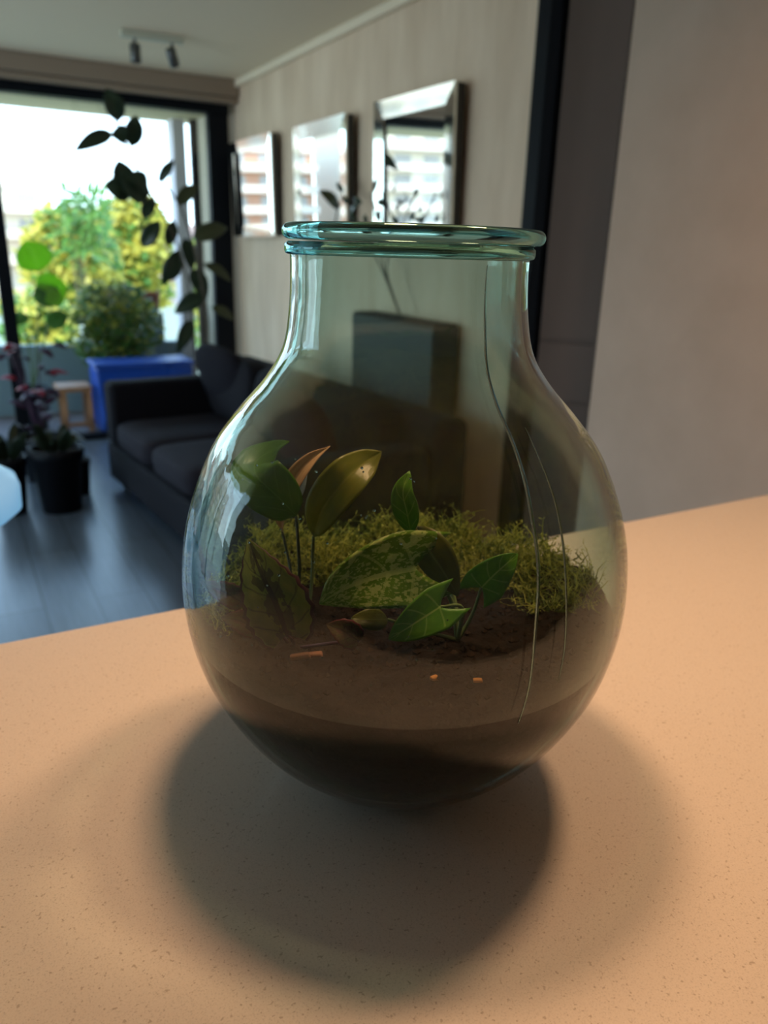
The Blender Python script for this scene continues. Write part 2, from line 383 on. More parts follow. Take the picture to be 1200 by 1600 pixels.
def building(name, label, x0, x1, y0, y1, top, wall, slab, floors=8, fh=2.9, nb=5, zb=-6):
    b = empty(name, label, 'building', ((x0+x1)/2, y0, zb)); w = (x1-x0)/2
    MB().box(-w, w, 0, y1-y0, 0, top-zb).build('wall', wall, b)
    MB().box(-w-0.3, w+0.3, -0.3, y1-y0+0.3, top-zb, top-zb+0.7).build('roof', slab, b)
    for k in range(floors):
        z = top-zb-fh*(k+1)+0.1
        MB().box(-w-0.2, w+0.2, -1.6, 0, z, z+1.15).build('balcony_slab', slab, b)
        for j in range(nb):
            xx = -w + (j+0.5)*2*w/nb
            MB().box(xx-w/nb*0.55, xx+w/nb*0.55, -0.06, 0.0, z+1.2, z+2.5).build('window', m_glassdark, b)
    return b
m_or = mat('orange_facade', (0.50, 0.27, 0.18), 0.9); m_pale = mat('pale_slab', (0.62, 0.52, 0.44), 0.9)
m_cream = mat('cream_facade', (0.66, 0.58, 0.46), 0.9); m_pink = mat('pink_roof', (0.55, 0.40, 0.36), 0.9)
building('apartment_tower', 'terracotta apartment tower with pale balcony bands, mirrored in the wall mirrors', -52, -27, 118, 135, 12.5, m_or, m_pale, 7, 2.9, 5)
building('apartment_block', 'tall cream apartment block mirrored in the mirror nearest the dark door', -98, -58, 112, 130, 16.0, m_cream, m_pale, 6, 3.0, 7)
b3 = building('far_building', 'cream building with rooftop mast seen through the window at left', 5, 13.6, 118, 130, 7.6, m_cream, m_cream, 3, 3.2, 2)
MB().tube([(-1.4, 2, 14.3), (-1.4, 2, 18.4)], 0.12).tube([(-2.6, 2, 14.3), (-2.6, 2, 16.2)], 0.16).build('roof_mast', m_door, b3)
building('far_house', 'low pinkish building with orange gable behind the balcony shrubs', 12.5, 30, 105, 116, 3.0, m_pink, m_pink, 2, 3, 4)

# ------------------------------------------------------------------ mirrors on the picture wall
m_mirror = mat('mirror', (0.93, 0.93, 0.90), 0.015, metal=1.0)
m_bevel = mat('bevel_mirror', (0.95, 0.95, 0.88), 0.06, metal=1.0)
m_back = mat('mirror_backing', (0.05, 0.045, 0.04), 0.7)
for nm, y0, y1, z0, z1 in (('farthest one, next to the window', 4.88, 5.64, 1.42, 2.02), ('middle one of three', 3.84, 4.50, 1.40, 2.00), ('nearest one, beside the dark door', 2.87, 3.51, 1.38, 2.00)):
    w, h, fw = (y1-y0)/2, (z1-z0)/2, 0.075
    mr = empty('wall_mirror', 'rectangular mirror with wide faceted mirror border on beige wall, ' + nm, 'mirror', (XW, (y0+y1)/2, (z0+z1)/2), 0, 'mirrors on the beige wall')
    mr.location.x -= 0.026; mr.rotation_euler = (0, math.radians(-1.3), math.radians(2.0 if y1 < 3.6 else 0.6))     # hung leaning slightly forward
    MB().box(-0.045, -0.002, -w+0.004, w-0.004, -h+0.004, h-0.004).build('backing', m_back, mr)
    MB().box(-0.0475, -0.0455, -w+fw, w-fw, -h+fw, h-fw).build('mirror_glass', m_mirror, mr)
    xo, xi = -0.0565, -0.0495
    for (a, b, c, d) in (((-w, -h), (w, -h), (w-fw, -h+fw), (-w+fw, -h+fw)), ((w, -h), (w, h), (w-fw, h-fw), (w-fw, -h+fw)), ((w, h), (-w, h), (-w+fw, h-fw), (w-fw, h-fw)), ((-w, h), (-w, -h), (-w+fw, -h+fw), (-w+fw, h-fw))):
        V = [(xo, *a), (xo, *b), (xi, *c), (xi, *d), (-0.0455, *a), (-0.0455, *b), (-0.0455, *c), (-0.0455, *d)]
        mesh_obj('frame_strip', V, [(0, 1, 2, 3), (4, 7, 6, 5), (0, 4, 5, 1), (1, 5, 6, 2), (2, 6, 7, 3), (3, 7, 4, 0)], m_bevel, mr)

# ------------------------------------------------------------------ spot rail on ceiling
m_spot = mat('spot_metal', (0.10, 0.10, 0.10), 0.4, metal=0.6); m_rail = mat('rail_white', (0.55, 0.54, 0.44), 0.5)
ra, rb2 = at_z(188, 45, HC), at_z(286, 58, HC)
tl = empty('track_light', 'ceiling rail with two unlit spotlight heads', 'light', (ra+rb2)/2, math.atan2((rb2-ra).y, (rb2-ra).x))
hl = (rb2-ra).length/2
MB().box(-hl, hl, -0.025, 0.025, -0.035, -0.001).build('rail', m_rail, tl, bevel=0.004)
for x, tilt in ((-hl*0.58, (0.0, 0.0)), (hl*0.62, (0.45, -0.35))):
    MB().tube([(x, 0, -0.036), (x, 0, -0.07)], 0.008).build('bracket', m_spot, tl)
    h = MB().lathe([(0.001, 0.045), (0.024, 0.045), (0.028, 0.038), (0.028, -0.040), (0.025, -0.045), (0.023, -0.034), (0.001, -0.034)], 24).build('spot_head', m_spot, tl, True, loc=(x, 0, -0.105))
    h.rotation_euler = (tilt[0], tilt[1], 0)

# ------------------------------------------------------------------ sofa and cushions
m_sofa = mat('navy_upholstery', (0.007, 0.0065, 0.010), 0.9, spec=0.2, var=(0.010, 0.009, 0.013), scale=60, bump=0.2, bscale=300)
m_sofa_seat = mat('navy_seat_fabric', (0.016, 0.014, 0.020), 0.9, spec=0.2, var=(0.022, 0.019, 0.027), scale=60, bump=0.2, bscale=300)
SL = 2.12
sofa = empty('sofa', 'long dark navy fabric sofa along the beige wall behind the jar', 'sofa', (1.27, 3.52, 0), math.radians(5))
sx, sy = 0.92, SL
MB().box(-sx/2, sx/2, -sy/2, sy/2, 0.06, 0.27).build('base', m_sofa, sofa, bevel=0.02)
MB().box(sx/2-0.2, sx/2, -sy/2, sy/2, 0.271, 0.72).build('back', m_sofa, sofa, bevel=0.05)
for s in (-1, 1):
    y0 = s*sy/2
    MB().box(-sx/2, sx/2-0.201, min(y0, y0-s*0.16), max(y0, y0-s*0.16), 0.271, 0.625).build('arm', m_sofa, sofa, bevel=0.035)
for k in range(3):
    cw = (sy-0.33)/3; cy = -sy/2+0.165+cw*(k+0.5)
    cushion('seat_cushion', sx-0.19, cw-0.012, 0.16, m_sofa_seat, sofa, (-0.105, cy, 0.352), p=7)
    cushion('back_cushion', 0.17, cw-0.02, 0.36, m_sofa, sofa, (sx/2-0.295, cy, 0.60), (0, 0.12, 0), p=5)
for x in (-sx/2+0.07, sx/2-0.07):
    for y in (-sy/2+0.08, sy/2-0.08):
        MB().tube([(x, y, 0.0), (x, y, 0.06)], [0.018, 0.025], 12).build('leg', m_black, sofa)
m_pil = mat('pillow_indigo', (0.010, 0.009, 0.014), 0.95, spec=0.2, bump=0.3, bscale=200); m_pil2 = mat('pillow_maroon', (0.05, 0.010, 0.012), 0.95, spec=0.2, bump=0.3, bscale=200)
tag(cushion('throw_pillow', 0.50, 0.50, 0.17, m_pil, None, (1.36, 4.22, 0.60), (0.25, 1.15, 0.5), p=3.2), 'dark indigo throw pillow in the far corner of the sofa', 'pillow', 'pillows on the sofa')
tag(cushion('throw_pillow', 0.44, 0.44, 0.15, m_pil2, None, (1.24, 2.90, 0.615), (0.0, 1.2, 0.15), p=3.2), 'maroon throw pillow on the sofa, seen through the jar', 'pillow', 'pillows on the sofa')

# ------------------------------------------------------------------ indoor plants
m_terra = mat('terracotta', (0.33, 0.10, 0.06), 0.8, var=(0.40, 0.15, 0.10), scale=10)
m_dpot = mat('dark_pot', (0.004, 0.005, 0.008), 0.6, spec=0.2); m_soilbg = mat('pot_soil', (0.03, 0.02, 0.015), 1.0)
m_bark = mat('stem_bark', (0.09, 0.07, 0.05), 0.8); m_gstem = mat('green_stem', (0.10, 0.16, 0.04), 0.6)
def pot(parent, r, h, material, z0=0.0):
    MB().lathe([(0.001, 0.0), (r*0.75, 0.0), (r*0.97, h*0.85), (r*1.05, h*0.86), (r*1.06, h), (r*0.94, h), (r*0.92, h*0.9), (0.001, h*0.9)], 32).build('pot', material, parent, True, loc=(0, 0, z0))
    MB().lathe([(0.001, h*0.915), (r*0.9, h*0.905)], 24).build('pot_soil', m_soilbg, parent, True, loc=(0, 0, z0))
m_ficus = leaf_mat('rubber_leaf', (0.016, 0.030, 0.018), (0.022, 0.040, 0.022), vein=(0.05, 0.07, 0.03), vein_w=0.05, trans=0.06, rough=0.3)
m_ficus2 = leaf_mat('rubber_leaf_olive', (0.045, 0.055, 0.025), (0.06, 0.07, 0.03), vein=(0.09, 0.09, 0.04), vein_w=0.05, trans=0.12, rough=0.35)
def plant_from_px(root, Y, leaves, m_dark, m_lit, stems, srad=0.007):
    o = root.location
    for pts in stems:
        MB().tube([p-o for p in spline([at_y(x, y, yy) for x, y, yy in pts], 14)], srad).build('stem', m_bark, root, True)
    for i, (x0, y0, x1, y1, wpx, dy, lit) in enumerate(leaves):
        a, b = at_y(x0, y0, Y+dy), at_y(x1, y1, Y+dy+random.uniform(-0.05, 0.05))
        px_m = (EYE-a).length/F_PX
        mid = (a+b)/2 + Vector((0, -0.02, 0.012))
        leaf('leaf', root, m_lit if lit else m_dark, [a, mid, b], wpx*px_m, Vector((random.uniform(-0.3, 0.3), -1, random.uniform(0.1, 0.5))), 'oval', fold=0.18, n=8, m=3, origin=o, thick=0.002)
fb = at_y(310, 640, 5.05); fb.z = 0
fic = empty('rubber_plant', 'tall dark rubber plant in front of the window behind the sofa', 'plant', (fb.x, 5.05, 0))
pot(fic, 0.16, 0.30, m_dpot)
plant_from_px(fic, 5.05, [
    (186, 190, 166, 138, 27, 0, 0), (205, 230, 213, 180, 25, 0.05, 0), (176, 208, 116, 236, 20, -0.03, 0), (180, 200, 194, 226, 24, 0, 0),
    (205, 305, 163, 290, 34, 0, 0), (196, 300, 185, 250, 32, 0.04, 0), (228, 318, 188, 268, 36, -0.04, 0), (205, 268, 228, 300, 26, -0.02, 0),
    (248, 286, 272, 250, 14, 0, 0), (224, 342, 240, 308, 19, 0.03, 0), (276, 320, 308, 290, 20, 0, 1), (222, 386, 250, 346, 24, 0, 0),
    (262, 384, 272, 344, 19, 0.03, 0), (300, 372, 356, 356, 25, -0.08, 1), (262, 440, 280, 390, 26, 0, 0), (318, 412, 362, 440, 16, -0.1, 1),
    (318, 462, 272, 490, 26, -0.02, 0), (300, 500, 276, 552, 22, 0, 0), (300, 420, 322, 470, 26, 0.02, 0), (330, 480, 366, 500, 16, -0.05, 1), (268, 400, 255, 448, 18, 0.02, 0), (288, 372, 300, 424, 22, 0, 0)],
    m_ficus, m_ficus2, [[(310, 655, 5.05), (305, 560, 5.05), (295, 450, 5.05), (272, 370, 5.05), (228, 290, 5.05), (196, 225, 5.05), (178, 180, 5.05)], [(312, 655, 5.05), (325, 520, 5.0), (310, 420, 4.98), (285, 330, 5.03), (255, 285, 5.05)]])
# plant behind the jar
hp = empty('climbing_plant', 'slender dark leaved plant against the beige wall, peeking over the jar rim', 'plant', (1.885, 3.20, 0))
pa, pb = at_x(690, 512, 1.86), at_x(562, 512, 1.86); pw_ = (pb.y-pa.y)/2
hp.location.y = (pa.y+pb.y)/2
m_plbox = mat('grey_planter', (0.06, 0.065, 0.058), 0.7)
MB().box(-0.07, 0.07, -pw_, pw_, 0, pa.z).build('planter_box', m_plbox, hp, bevel=0.008)
MB().box(-0.06, 0.06, -pw_+0.01, pw_-0.01, pa.z+0.0005, pa.z+0.012).build('pot_soil', m_soilbg, hp)
def px_x(x, y, X): return at_x(x, y, X)
for pts in ([(600, 420), (592, 360), (580, 300)], [(604, 420), (625, 360), (650, 300)], [(596, 420), (560, 350), (528, 290)]):
    MB().tube([p-hp.location for p in spline([Vector((1.885, hp.location.y, pa.z))]+[at_x(x, y, 1.85) for x, y in pts], 12)], 0.004).build('stem', m_bark, hp, True)
for (x0, y0, x1, y1, w) in ((584, 300, 592, 276, 8), (590, 312, 602, 322, 9), (566, 318, 552, 308, 8), (598, 318, 606, 296, 7), (592, 345, 594, 326, 10), (548, 330, 562, 318, 9), (556, 345, 546, 328, 9), (538, 300, 526, 285, 8), (546, 318, 534, 306, 8), (648, 308, 654, 294, 8), (640, 345, 650, 330, 9), (624, 350, 612, 338, 9), (618, 330, 626, 318, 7), (655, 350, 662, 336, 8), (574, 350, 570, 334, 8)):
    a, b = at_x(x0, y0, 1.84), at_x(x1, y1, 1.85); s = (a-EYE).length/F_PX
    leaf('leaf', hp, m_ficus, [a, (a+b)/2+Vector((-0.01, -0.01, 0)), b], w*s, Vector((-1, -0.6, 0.3)), 'oval', n=6, m=2, origin=hp.location, thick=0.002)
# red leaved plant by the window, on a dark stand
rp_loc = Vector((0.40, 4.85, 0))
red = empty('red_leaf_plant', 'potted plant with dark red leaves by the window post', 'plant', rp_loc)
m_red = leaf_mat('red_leaf', (0.34, 0.012, 0.03), (0.48, 0.02, 0.05), vein=(0.35, 0.05, 0.06), trans=0.5)
m_plum = leaf_mat('plum_leaf', (0.05, 0.02, 0.05), (0.08, 0.03, 0.07), trans=0.3)
pot(red, 0.13, 0.26, m_dpot)
for k in range(30):
    a = random.uniform(0, 6.28); h = random.uniform(0.30, 0.80); rr = random.uniform(0.02, 0.13)
    top = Vector((rr*math.cos(a), rr*math.sin(a), h))
    if k < 9: MB().tube(spline([(0, 0, 0.22), (top*0.5)+Vector((0, 0, 0.12)), top], 6), 0.004, 6).build('stem', m_plum, red, True)
    a2 = a+random.uniform(-0.5, 0.5); d = Vector((math.cos(a2), math.sin(a2), random.uniform(-0.5, 0.5))).normalized()*random.uniform(0.07, 0.13)
    leaf('leaf', red, m_red if (h > 0.5 and k % 2) else m_plum, [top, top+d*0.5+Vector((0, 0, 0.012)), top+d], 0.05, Vector((0, -0.5, 1)), 'oval', n=6, m=2, thick=0.0015)
# dark planters on the floor at left
for i, (px, py, r, h, lab) in enumerate(((22, 800, 0.09, 0.30, 'black round planter on the floor at far left, nearest the glowing globe'), (98, 795, 0.13, 0.34, 'wide black planter on the floor left of the sofa'))):
    p = at_z(px, py, 0); pl = empty('planter', lab, 'planter', p, 0, 'planters on the floor by the window'); pot(pl, r, h, m_dpot)
    for k in range(7):
        a = 0.9*k; d = Vector((math.cos(a)*0.08, math.sin(a)*0.08, random.uniform(0.08, 0.2)))
        s = Vector((math.cos(a)*0.03, math.sin(a)*0.03, h*0.9))
        leaf('leaf', pl, m_ficus, [s, s+d*0.6+Vector((0, 0, 0.02)), s+d], 0.05, Vector((0.2, -1, 0.5)), 'oval', n=6, m=2, thick=0.0015)
p = at_z(128, 770, 0)
sp = empty('small_plant', 'small potted plant with one pale upturned leaf beside the sofa', 'plant', p); pot(sp, 0.06, 0.2, m_dpot)
m_paleleaf = leaf_mat('pale_leaf', (0.45, 0.55, 0.62), (0.5, 0.6, 0.68), trans=0.4, rough=0.3)
MB().tube([(0, 0, 0.18), (0.0, 0, 0.31)], 0.004, 6).build('stem', m_gstem, sp)
leaf('leaf', sp, m_paleleaf, [(-0.06, 0, 0.37), (-0.01, -0.02, 0.34), (0.05, -0.02, 0.30)], 0.055, Vector((0.2, -0.4, 1)), 'oval', n=8, m=3)

# pale shape cut by the left edge; invented globe glows like sky through glass
m_globe = mat('globe_sky_glow', (0.25, 0.40, 0.50), 0.3, emit=(0.25, 0.62, 1.0), estr=0.55)
gl = empty('glowing_globe', 'pale blue globe glowing in place of sky seen through glass, cut off by the left edge of the picture', 'globe', (-0.035, 1.32, 0))
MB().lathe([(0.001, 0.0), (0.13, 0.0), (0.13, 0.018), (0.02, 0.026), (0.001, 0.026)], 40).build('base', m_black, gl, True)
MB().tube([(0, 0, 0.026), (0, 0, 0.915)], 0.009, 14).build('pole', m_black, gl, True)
MB().lathe([(0.02, 0.90), (0.045, 0.915), (0.085, 0.936), (0.104, 0.952), (0.105, 0.985), (0.100, 1.003), (0.078, 1.018), (0.04, 1.030), (0.001, 1.034)], 40).build('globe_body', m_globe, gl, True)

# ------------------------------------------------------------------ balcony plants and things
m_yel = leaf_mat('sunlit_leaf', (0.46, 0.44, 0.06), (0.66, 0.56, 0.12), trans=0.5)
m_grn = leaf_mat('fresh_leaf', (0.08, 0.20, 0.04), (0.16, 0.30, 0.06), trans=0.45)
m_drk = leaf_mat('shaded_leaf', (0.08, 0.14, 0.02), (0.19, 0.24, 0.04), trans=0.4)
m_lime = leaf_mat('lime_leaf', (0.32, 0.60, 0.04), (0.40, 0.68, 0.06), vein=(0.45, 0.68, 0.12), veins=6, trans=0.62, rough=0.75)
def shrub(name, label, loc, z_mid, rx, ry, rz, n, lsize, mats, potr=None, poth=0.3, potm=None, z0=0.0, narrow=False):
    s = empty(name, label, 'plant', (loc[0], loc[1], z0))
    if potr: pot(s, potr, poth, potm or m_terra)
    c = Vector((0, 0, z_mid-z0)); base = Vector((0, 0, poth*0.9 if potr else 0))
    sm = MB()
    for k in range(6):
        e = c + Vector((random.uniform(-.6, .6)*rx, random.uniform(-.6, .6)*ry, random.uniform(-.2, .7)*rz))
        sm.tube(spline([base, (base+e)/2+Vector((random.uniform(-.04, .04), random.uniform(-.04, .04), 0)), e], 6), [0.008]*3+[0.006]*2+[0.004]*2, 6)
    sm.build('branches', m_bark, s)
    for mi, mt in enumerate(mats):
        V, Fc, U = [], [], []
        for k in range(n//len(mats)):
            while True:
                q = Vector((random.uniform(-1, 1), random.uniform(-1, 1), random.uniform(-1, 1)))
                if q.length < 1: break
            cl = noise.noise(q*2.2+Vector((mi*3, 0, z_mid)))
            if cl < -0.12: continue
            q = c + Vector((q.x*rx, q.y*ry, q.z*rz))
            d = Vector((random.gauss(0, 1), random.gauss(0, 1), random.gauss(0, .7)-0.2)).normalized()
            sd = d.cross(Vector((random.gauss(0, .6), -0.7, 1))).normalized(); nn = sd.cross(d)
            l = lsize*random.uniform(.6, 1.3); w = l*(0.12 if narrow else 0.32); b = len(V)
            V += [q, q+d*l*.45+sd*w+nn*w*.3, q+d*l, q+d*l*.45-sd*w+nn*w*.3, q+d*l*.5]
            U += [(.5, 0), (1, .45), (.5, 1), (0, .45), (.5, .5)]
            Fc += [(b, b+1, b+4), (b+1, b+2, b+4), (b, b+4, b+3), (b+3, b+4, b+2)]
        o = mesh_obj('foliage', V, Fc, mt, s, True, None, U)
    return s
PT = 0.552
GZ = -6.0
def tree(name, label, px, py, Y, rx, rz, n, ls, mats, narrow=False):
    p = at_y(px, py, Y); return shrub(name, label, (p.x, Y), p.z, rx, rx*0.8, rz, n, ls, mats, z0=GZ, narrow=narrow)
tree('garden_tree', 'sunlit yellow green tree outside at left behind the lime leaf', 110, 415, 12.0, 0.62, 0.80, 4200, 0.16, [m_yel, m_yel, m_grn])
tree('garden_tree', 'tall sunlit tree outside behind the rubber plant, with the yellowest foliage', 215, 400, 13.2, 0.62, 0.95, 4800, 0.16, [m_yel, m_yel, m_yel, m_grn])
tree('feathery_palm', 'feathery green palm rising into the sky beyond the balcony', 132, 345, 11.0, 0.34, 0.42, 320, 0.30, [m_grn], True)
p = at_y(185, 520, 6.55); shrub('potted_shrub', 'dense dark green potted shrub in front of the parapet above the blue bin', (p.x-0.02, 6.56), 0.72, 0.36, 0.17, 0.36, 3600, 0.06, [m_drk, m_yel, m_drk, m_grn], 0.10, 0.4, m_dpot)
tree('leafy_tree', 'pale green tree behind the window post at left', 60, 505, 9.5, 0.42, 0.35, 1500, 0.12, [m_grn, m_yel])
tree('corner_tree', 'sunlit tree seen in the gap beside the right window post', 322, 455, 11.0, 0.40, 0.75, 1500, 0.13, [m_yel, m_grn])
# terracotta pot on parapet
p = at_y(185, 465, 6.88); tp = empty('flower_pot', 'terracotta flower pot on the balcony parapet between the shrubs', 'pot', (p.x, 6.89, 0.5501)); 
MB().box(-0.12, 0.12, -0.035, 0.035, 0, 0.22).build('bracket_shelf', m_par, tp)
pot(tp, 0.11, 0.22, m_terra, 0.2205)
p = at_y(232, 470, 6.88); tp2 = empty('flower_pot', 'smaller terracotta flower pot on the parapet, right of the shrub', 'pot', (p.x+0.02, 6.89, 0.5501)); 
MB().box(-0.09, 0.09, -0.035, 0.035, 0, 0.24).build('bracket_shelf', m_par, tp2)
pot(tp2, 0.08, 0.17, m_terra, 0.2405)
# big lime leaf plant
lp_ = empty('fig_plant', 'plant with large round lime green leaves outside at left', 'plant', (0.50, 6.28, -0.005)); pot(lp_, 0.11, 0.32, m_dpot)
O = lp_.location
for (x0, y0, x1, y1, w) in ((62, 424, 40, 376, 50), (60, 462, 104, 446, 48), (80, 480, 62, 440, 36), (75, 510, 105, 490, 26), (35, 508, 28, 488, 22)):
    a, b = at_y(x0, y0, 6.25), at_y(x1, y1, 6.27); s = (a-EYE).length/F_PX
    leaf('leaf', lp_, m_lime if w > 40 else m_grn, [a, (a+b)/2+Vector((0, -.02, .01)), b], w*s, Vector((0.1, -1, 0.2)), 'oval', n=8, m=4, origin=O, thick=0.0015)
    MB().tube([q-O for q in spline([O+Vector((0, 0, .29)), (a+O)/2+Vector((0.02, 0, 0.2)), a], 8)], 0.005, 6).build('stem', m_gstem, lp_, True)
# blue bin, wooden stand
m_blue = mat('blue_plastic', (0.003, 0.055, 0.36), 0.45)
p0, p1 = at_y(150, 640, 6.15), at_y(291, 560, 6.15)
bb = empty('storage_box', 'bright blue plastic storage box on the balcony behind the sofa arm', 'box', ((p0.x+p1.x)/2, 6.13, -0.005))
bw = (p1.x-p0.x)/2
MB().box(-bw, bw, -0.17, 0.17, 0, p1.z-0.02).build('box_body', m_blue, bb, bevel=0.02)
MB().box(-bw-0.012, bw+0.012, -0.182, 0.182, p1.z-0.019, p1.z+0.015).build('box_lid', m_blue, bb, bevel=0.012)
m_wood = mat('orange_wood', (0.36, 0.15, 0.06), 0.6, var=(0.42, 0.19, 0.08), scale=6, stretch=(1, 1, 5))
q0, q1 = at_y(92, 605, 6.10), at_y(140, 600, 6.10)
st = empty('wooden_stand', 'small orange wooden stand on the balcony left of the blue box', 'stand', ((q0.x+q1.x)/2, 6.13, -0.005)); sw = (q1.x-q0.x)/2; sh = q0.z
MB().box(-sw-0.02, sw, -0.13, 0.13, sh-0.02, sh+0.015).build('top', m_wood, st, bevel=0.004)
for x in (-sw, sw-0.04):
    for y in (-0.12, 0.085): MB().box(x, x+0.035, y, y+0.035, 0, sh-0.0205).build('leg', m_wood, st, bevel=0.003)
MB().box(-sw, sw, -0.115, -0.09, 0.05, 0.08).build('stretcher', m_wood, st)

# ------------------------------------------------------------------ counter
def quartz():
    m, nt, out = new_mat('cream_quartz'); L = nt.links
    tcn = N(nt, 'ShaderNodeTexCoord'); nz = N(nt, 'ShaderNodeTexNoise', Scale=900.0, Detail=2); nz2 = N(nt, 'ShaderNodeTexNoise', Scale=420.0, Detail=1); n3 = N(nt, 'ShaderNodeTexNoise', Scale=3.0, Detail=3)
    for n in (nz, nz2, n3): L.new(tcn.outputs['Object'], n.inputs['Vector'])
    a = ramp(nt, nz.outputs['Fac'], [(0.3, (0.60, 0.55, 0.49)), (0.42, (0.70, 0.64, 0.57)), (0.7, (0.74, 0.68, 0.61))])
    b = ramp(nt, nz2.outputs['Fac'], [(0.25, (0.62, 0.58, 0.54)), (0.34, (1, 1, 1))])
    mx = N(nt, 'ShaderNodeMix', data_type='RGBA', blend_type='MULTIPLY'); mx.inputs[0].default_value = 0.8; L.new(a, mx.inputs[6]); L.new(b, mx.inputs[7])
    p = N(nt, 'ShaderNodeBsdfPrincipled', Roughness=0.32); p.inputs['Specular IOR Level'].default_value = 0.4
    L.new(mx.outputs[2], p.inputs['Base Color']); L.new(p.outputs[0], out.inputs[0]); return m
ctr = empty('kitchen_counter', 'cream speckled quartz kitchen counter carrying the glass jar', 'counter', (0, 0, 0))
MB().box(-1.3, PX-0.004, -0.12, 0.78, CT-0.04, CT).build('worktop', quartz(), ctr, bevel=0.003)
m_cab = mat('cabinet_grey', (0.16, 0.14, 0.125), 0.6)
MB().box(-1.24, PX-0.01, 0.02, 0.50, 0.10, CT-0.0405).build('cabinet_body', m_cab, ctr)
MB().box(-1.2, PX-0.02, 0.06, 0.47, 0.0, 0.0995).build('plinth', m_black, ctr)

# ------------------------------------------------------------------ the glass jar
ZS = [0, .004, .012, .0251, .0452, .0703, .1004, .1305, .1607, .1908, .2159, .241, .2611, .2811, .3012, .3213, .3464, .3715, .386]
RS = [.0555, .0645, .0756, .0915, .1120, .1300, .1450, .1533, .1562, .1540, .1484, .1390, .1285, .1125, .0945, .0822, .0772, .0758, .0762]
prof = [(p.x, p.y) for p in spline([Vector((r, z, 0)) for r, z in zip(RS, ZS)], 120)]
TH = 0.0042
inner = []
for i, (r, z) in enumerate(prof):
    a = Vector(prof[max(i-1, 0)]); b = Vector(prof[min(i+1, len(prof)-1)]); t = (b-a).normalized(); nrm = Vector((t.y, -t.x))
    th = TH + 0.008*max(0, 1-z/0.03)
    inner.append((max(r-nrm.x*th, 0.001), z-nrm.y*th))
inner = [(r, max(z, 0.012)) for r, z in inner]
def r_in(z):
    for i in range(len(inner)-1):
        if inner[i][1] <= z <= inner[i+1][1] and inner[i+1][1] > inner[i][1]:
            t = (z-inner[i][1])/(inner[i+1][1]-inner[i][1]); return inner[i][0]*(1-t)+inner[i+1][0]*t
    return inner[0][0] if z < 0.02 else inner[-1][0]
m_jar = thin_glass('aqua_recycled_glass', (0.965, 0.985, 0.975), (0.50, 0.70, 0.67), 1.53, 0.01, 0.12, (0.24, 0.36, (0.925, 0.958, 0.94)), refract=(0.80, 0.95, 0.93))
m_rim = solid_glass('thick_aqua_glass', (0.66, 0.90, 0.90), 0.0)
m_seam = solid_glass('seam_glass', (0.62, 0.70, 0.68), 0.0)
jar = empty('glass_jar', 'large round aqua glass jar terrarium with wide open neck on the counter', 'jar', JP, -AZ)   # local x = right, local y = away
jar.rotation_euler = (0, 0, -AZ)
full = [(0.001, 0.003), (0.040, 0.003), (0.050, 0.0)] + prof
body = MB().lathe(full + inner[::-1] + [(0.001, 0.012)], 128).build('jar_body', m_jar, jar, True)
m_wet = thin_glass('aqua_glass_wet_side', (0.965, 0.985, 0.975), (0.50, 0.70, 0.67), 1.06)     # inner wall touched by damp soil barely reflects
body.data.materials.append(m_wet)
for p in body.data.polygons:
    if p.index//128 >= len(full) and p.center.z < 0.13: p.material_index = 1
def lean(o):          # the hand-blown neck leans slightly to the left
    for v in o.data.vertices:
        t = max(0.0, min(1.0, (v.co.z-0.20)/0.19)); v.co.x -= 0.0036*t*t*(3-2*t)
    return o
lean(body)
lean(MB().lathe([(0.0757, 0.3870)] + [(0.0782+0.0046*math.cos(a), 0.3918+0.0048*math.sin(a)) for a in [math.radians(-130+300*k/20) for k in range(21)]] + [(0.0736, 0.3870), (0.0757, 0.3870)], 128).build('rim', m_rim, jar, True)).rotation_euler = (0, math.radians(0.3), 0)
lean(MB().lathe([(0.0767, 0.3785), (0.0786, 0.3792), (0.0792, 0.381), (0.0792, 0.3845), (0.0774, 0.3862), (0.0767, 0.3862), (0.0767, 0.3785)], 128).build('collar', m_rim, jar, True))
def seam(ang0, ang1, z0, z1, w, h):
    V, Fc = [], []; n = 90; ks = [k for k in range(len(prof)) if z0 <= prof[k][1] <= z1]; n = len(ks)-1
    for i in range(n+1):
        k = ks[i]; z = prof[k][1]; r = prof[k][0]
        a = math.radians(ang0+(ang1-ang0)*i/n) + 0.004*math.sin(i*0.35)
        tp_ = math.sin(math.pi*(0.02+0.96*i/n))**0.5
        for da, hh in ((-w*tp_/2/r, 0.0003), (-w*tp_/5/r, 0.0003+h*tp_), (w*tp_/5/r, 0.0003+h*tp_), (w*tp_/2/r, 0.0003)):
            rr = r+hh; V.append((rr*math.sin(a+da), -rr*math.cos(a+da), prof[k][1]))
    for i in range(n):
        for j in range(3): Fc.append((i*4+j, i*4+j+1, (i+1)*4+j+1, (i+1)*4+j))
        Fc.append((i*4+3, i*4, (i+1)*4, (i+1)*4+3))
    lean(mesh_obj('mould_seam', V, Fc, m_seam, jar, True))
seam(27, 36, 0.125, 0.376, 0.0026, 0.0007)
seam(36, 40, 0.15, 0.29, 0.0018, 0.0006)

# tiny droplets clinging to the inside of the left wall
dm = MB(); random.seed(21)
for k in range(70):
    z = random.uniform(0.15, 0.27); a = math.radians(random.uniform(-75, 10)); r = r_in(z)-0.0004; q = random.uniform(0.0003, 0.0009)
    dm.lathe([(0.00005, -q), (q*0.8, -q*0.6), (q, 0), (q*0.8, q*0.6), (0.00005, q)], 8, (r*math.sin(a), -r*math.cos(a), z))
dm.build('droplets', m_seam, jar, True)['kind'] = 'stuff'

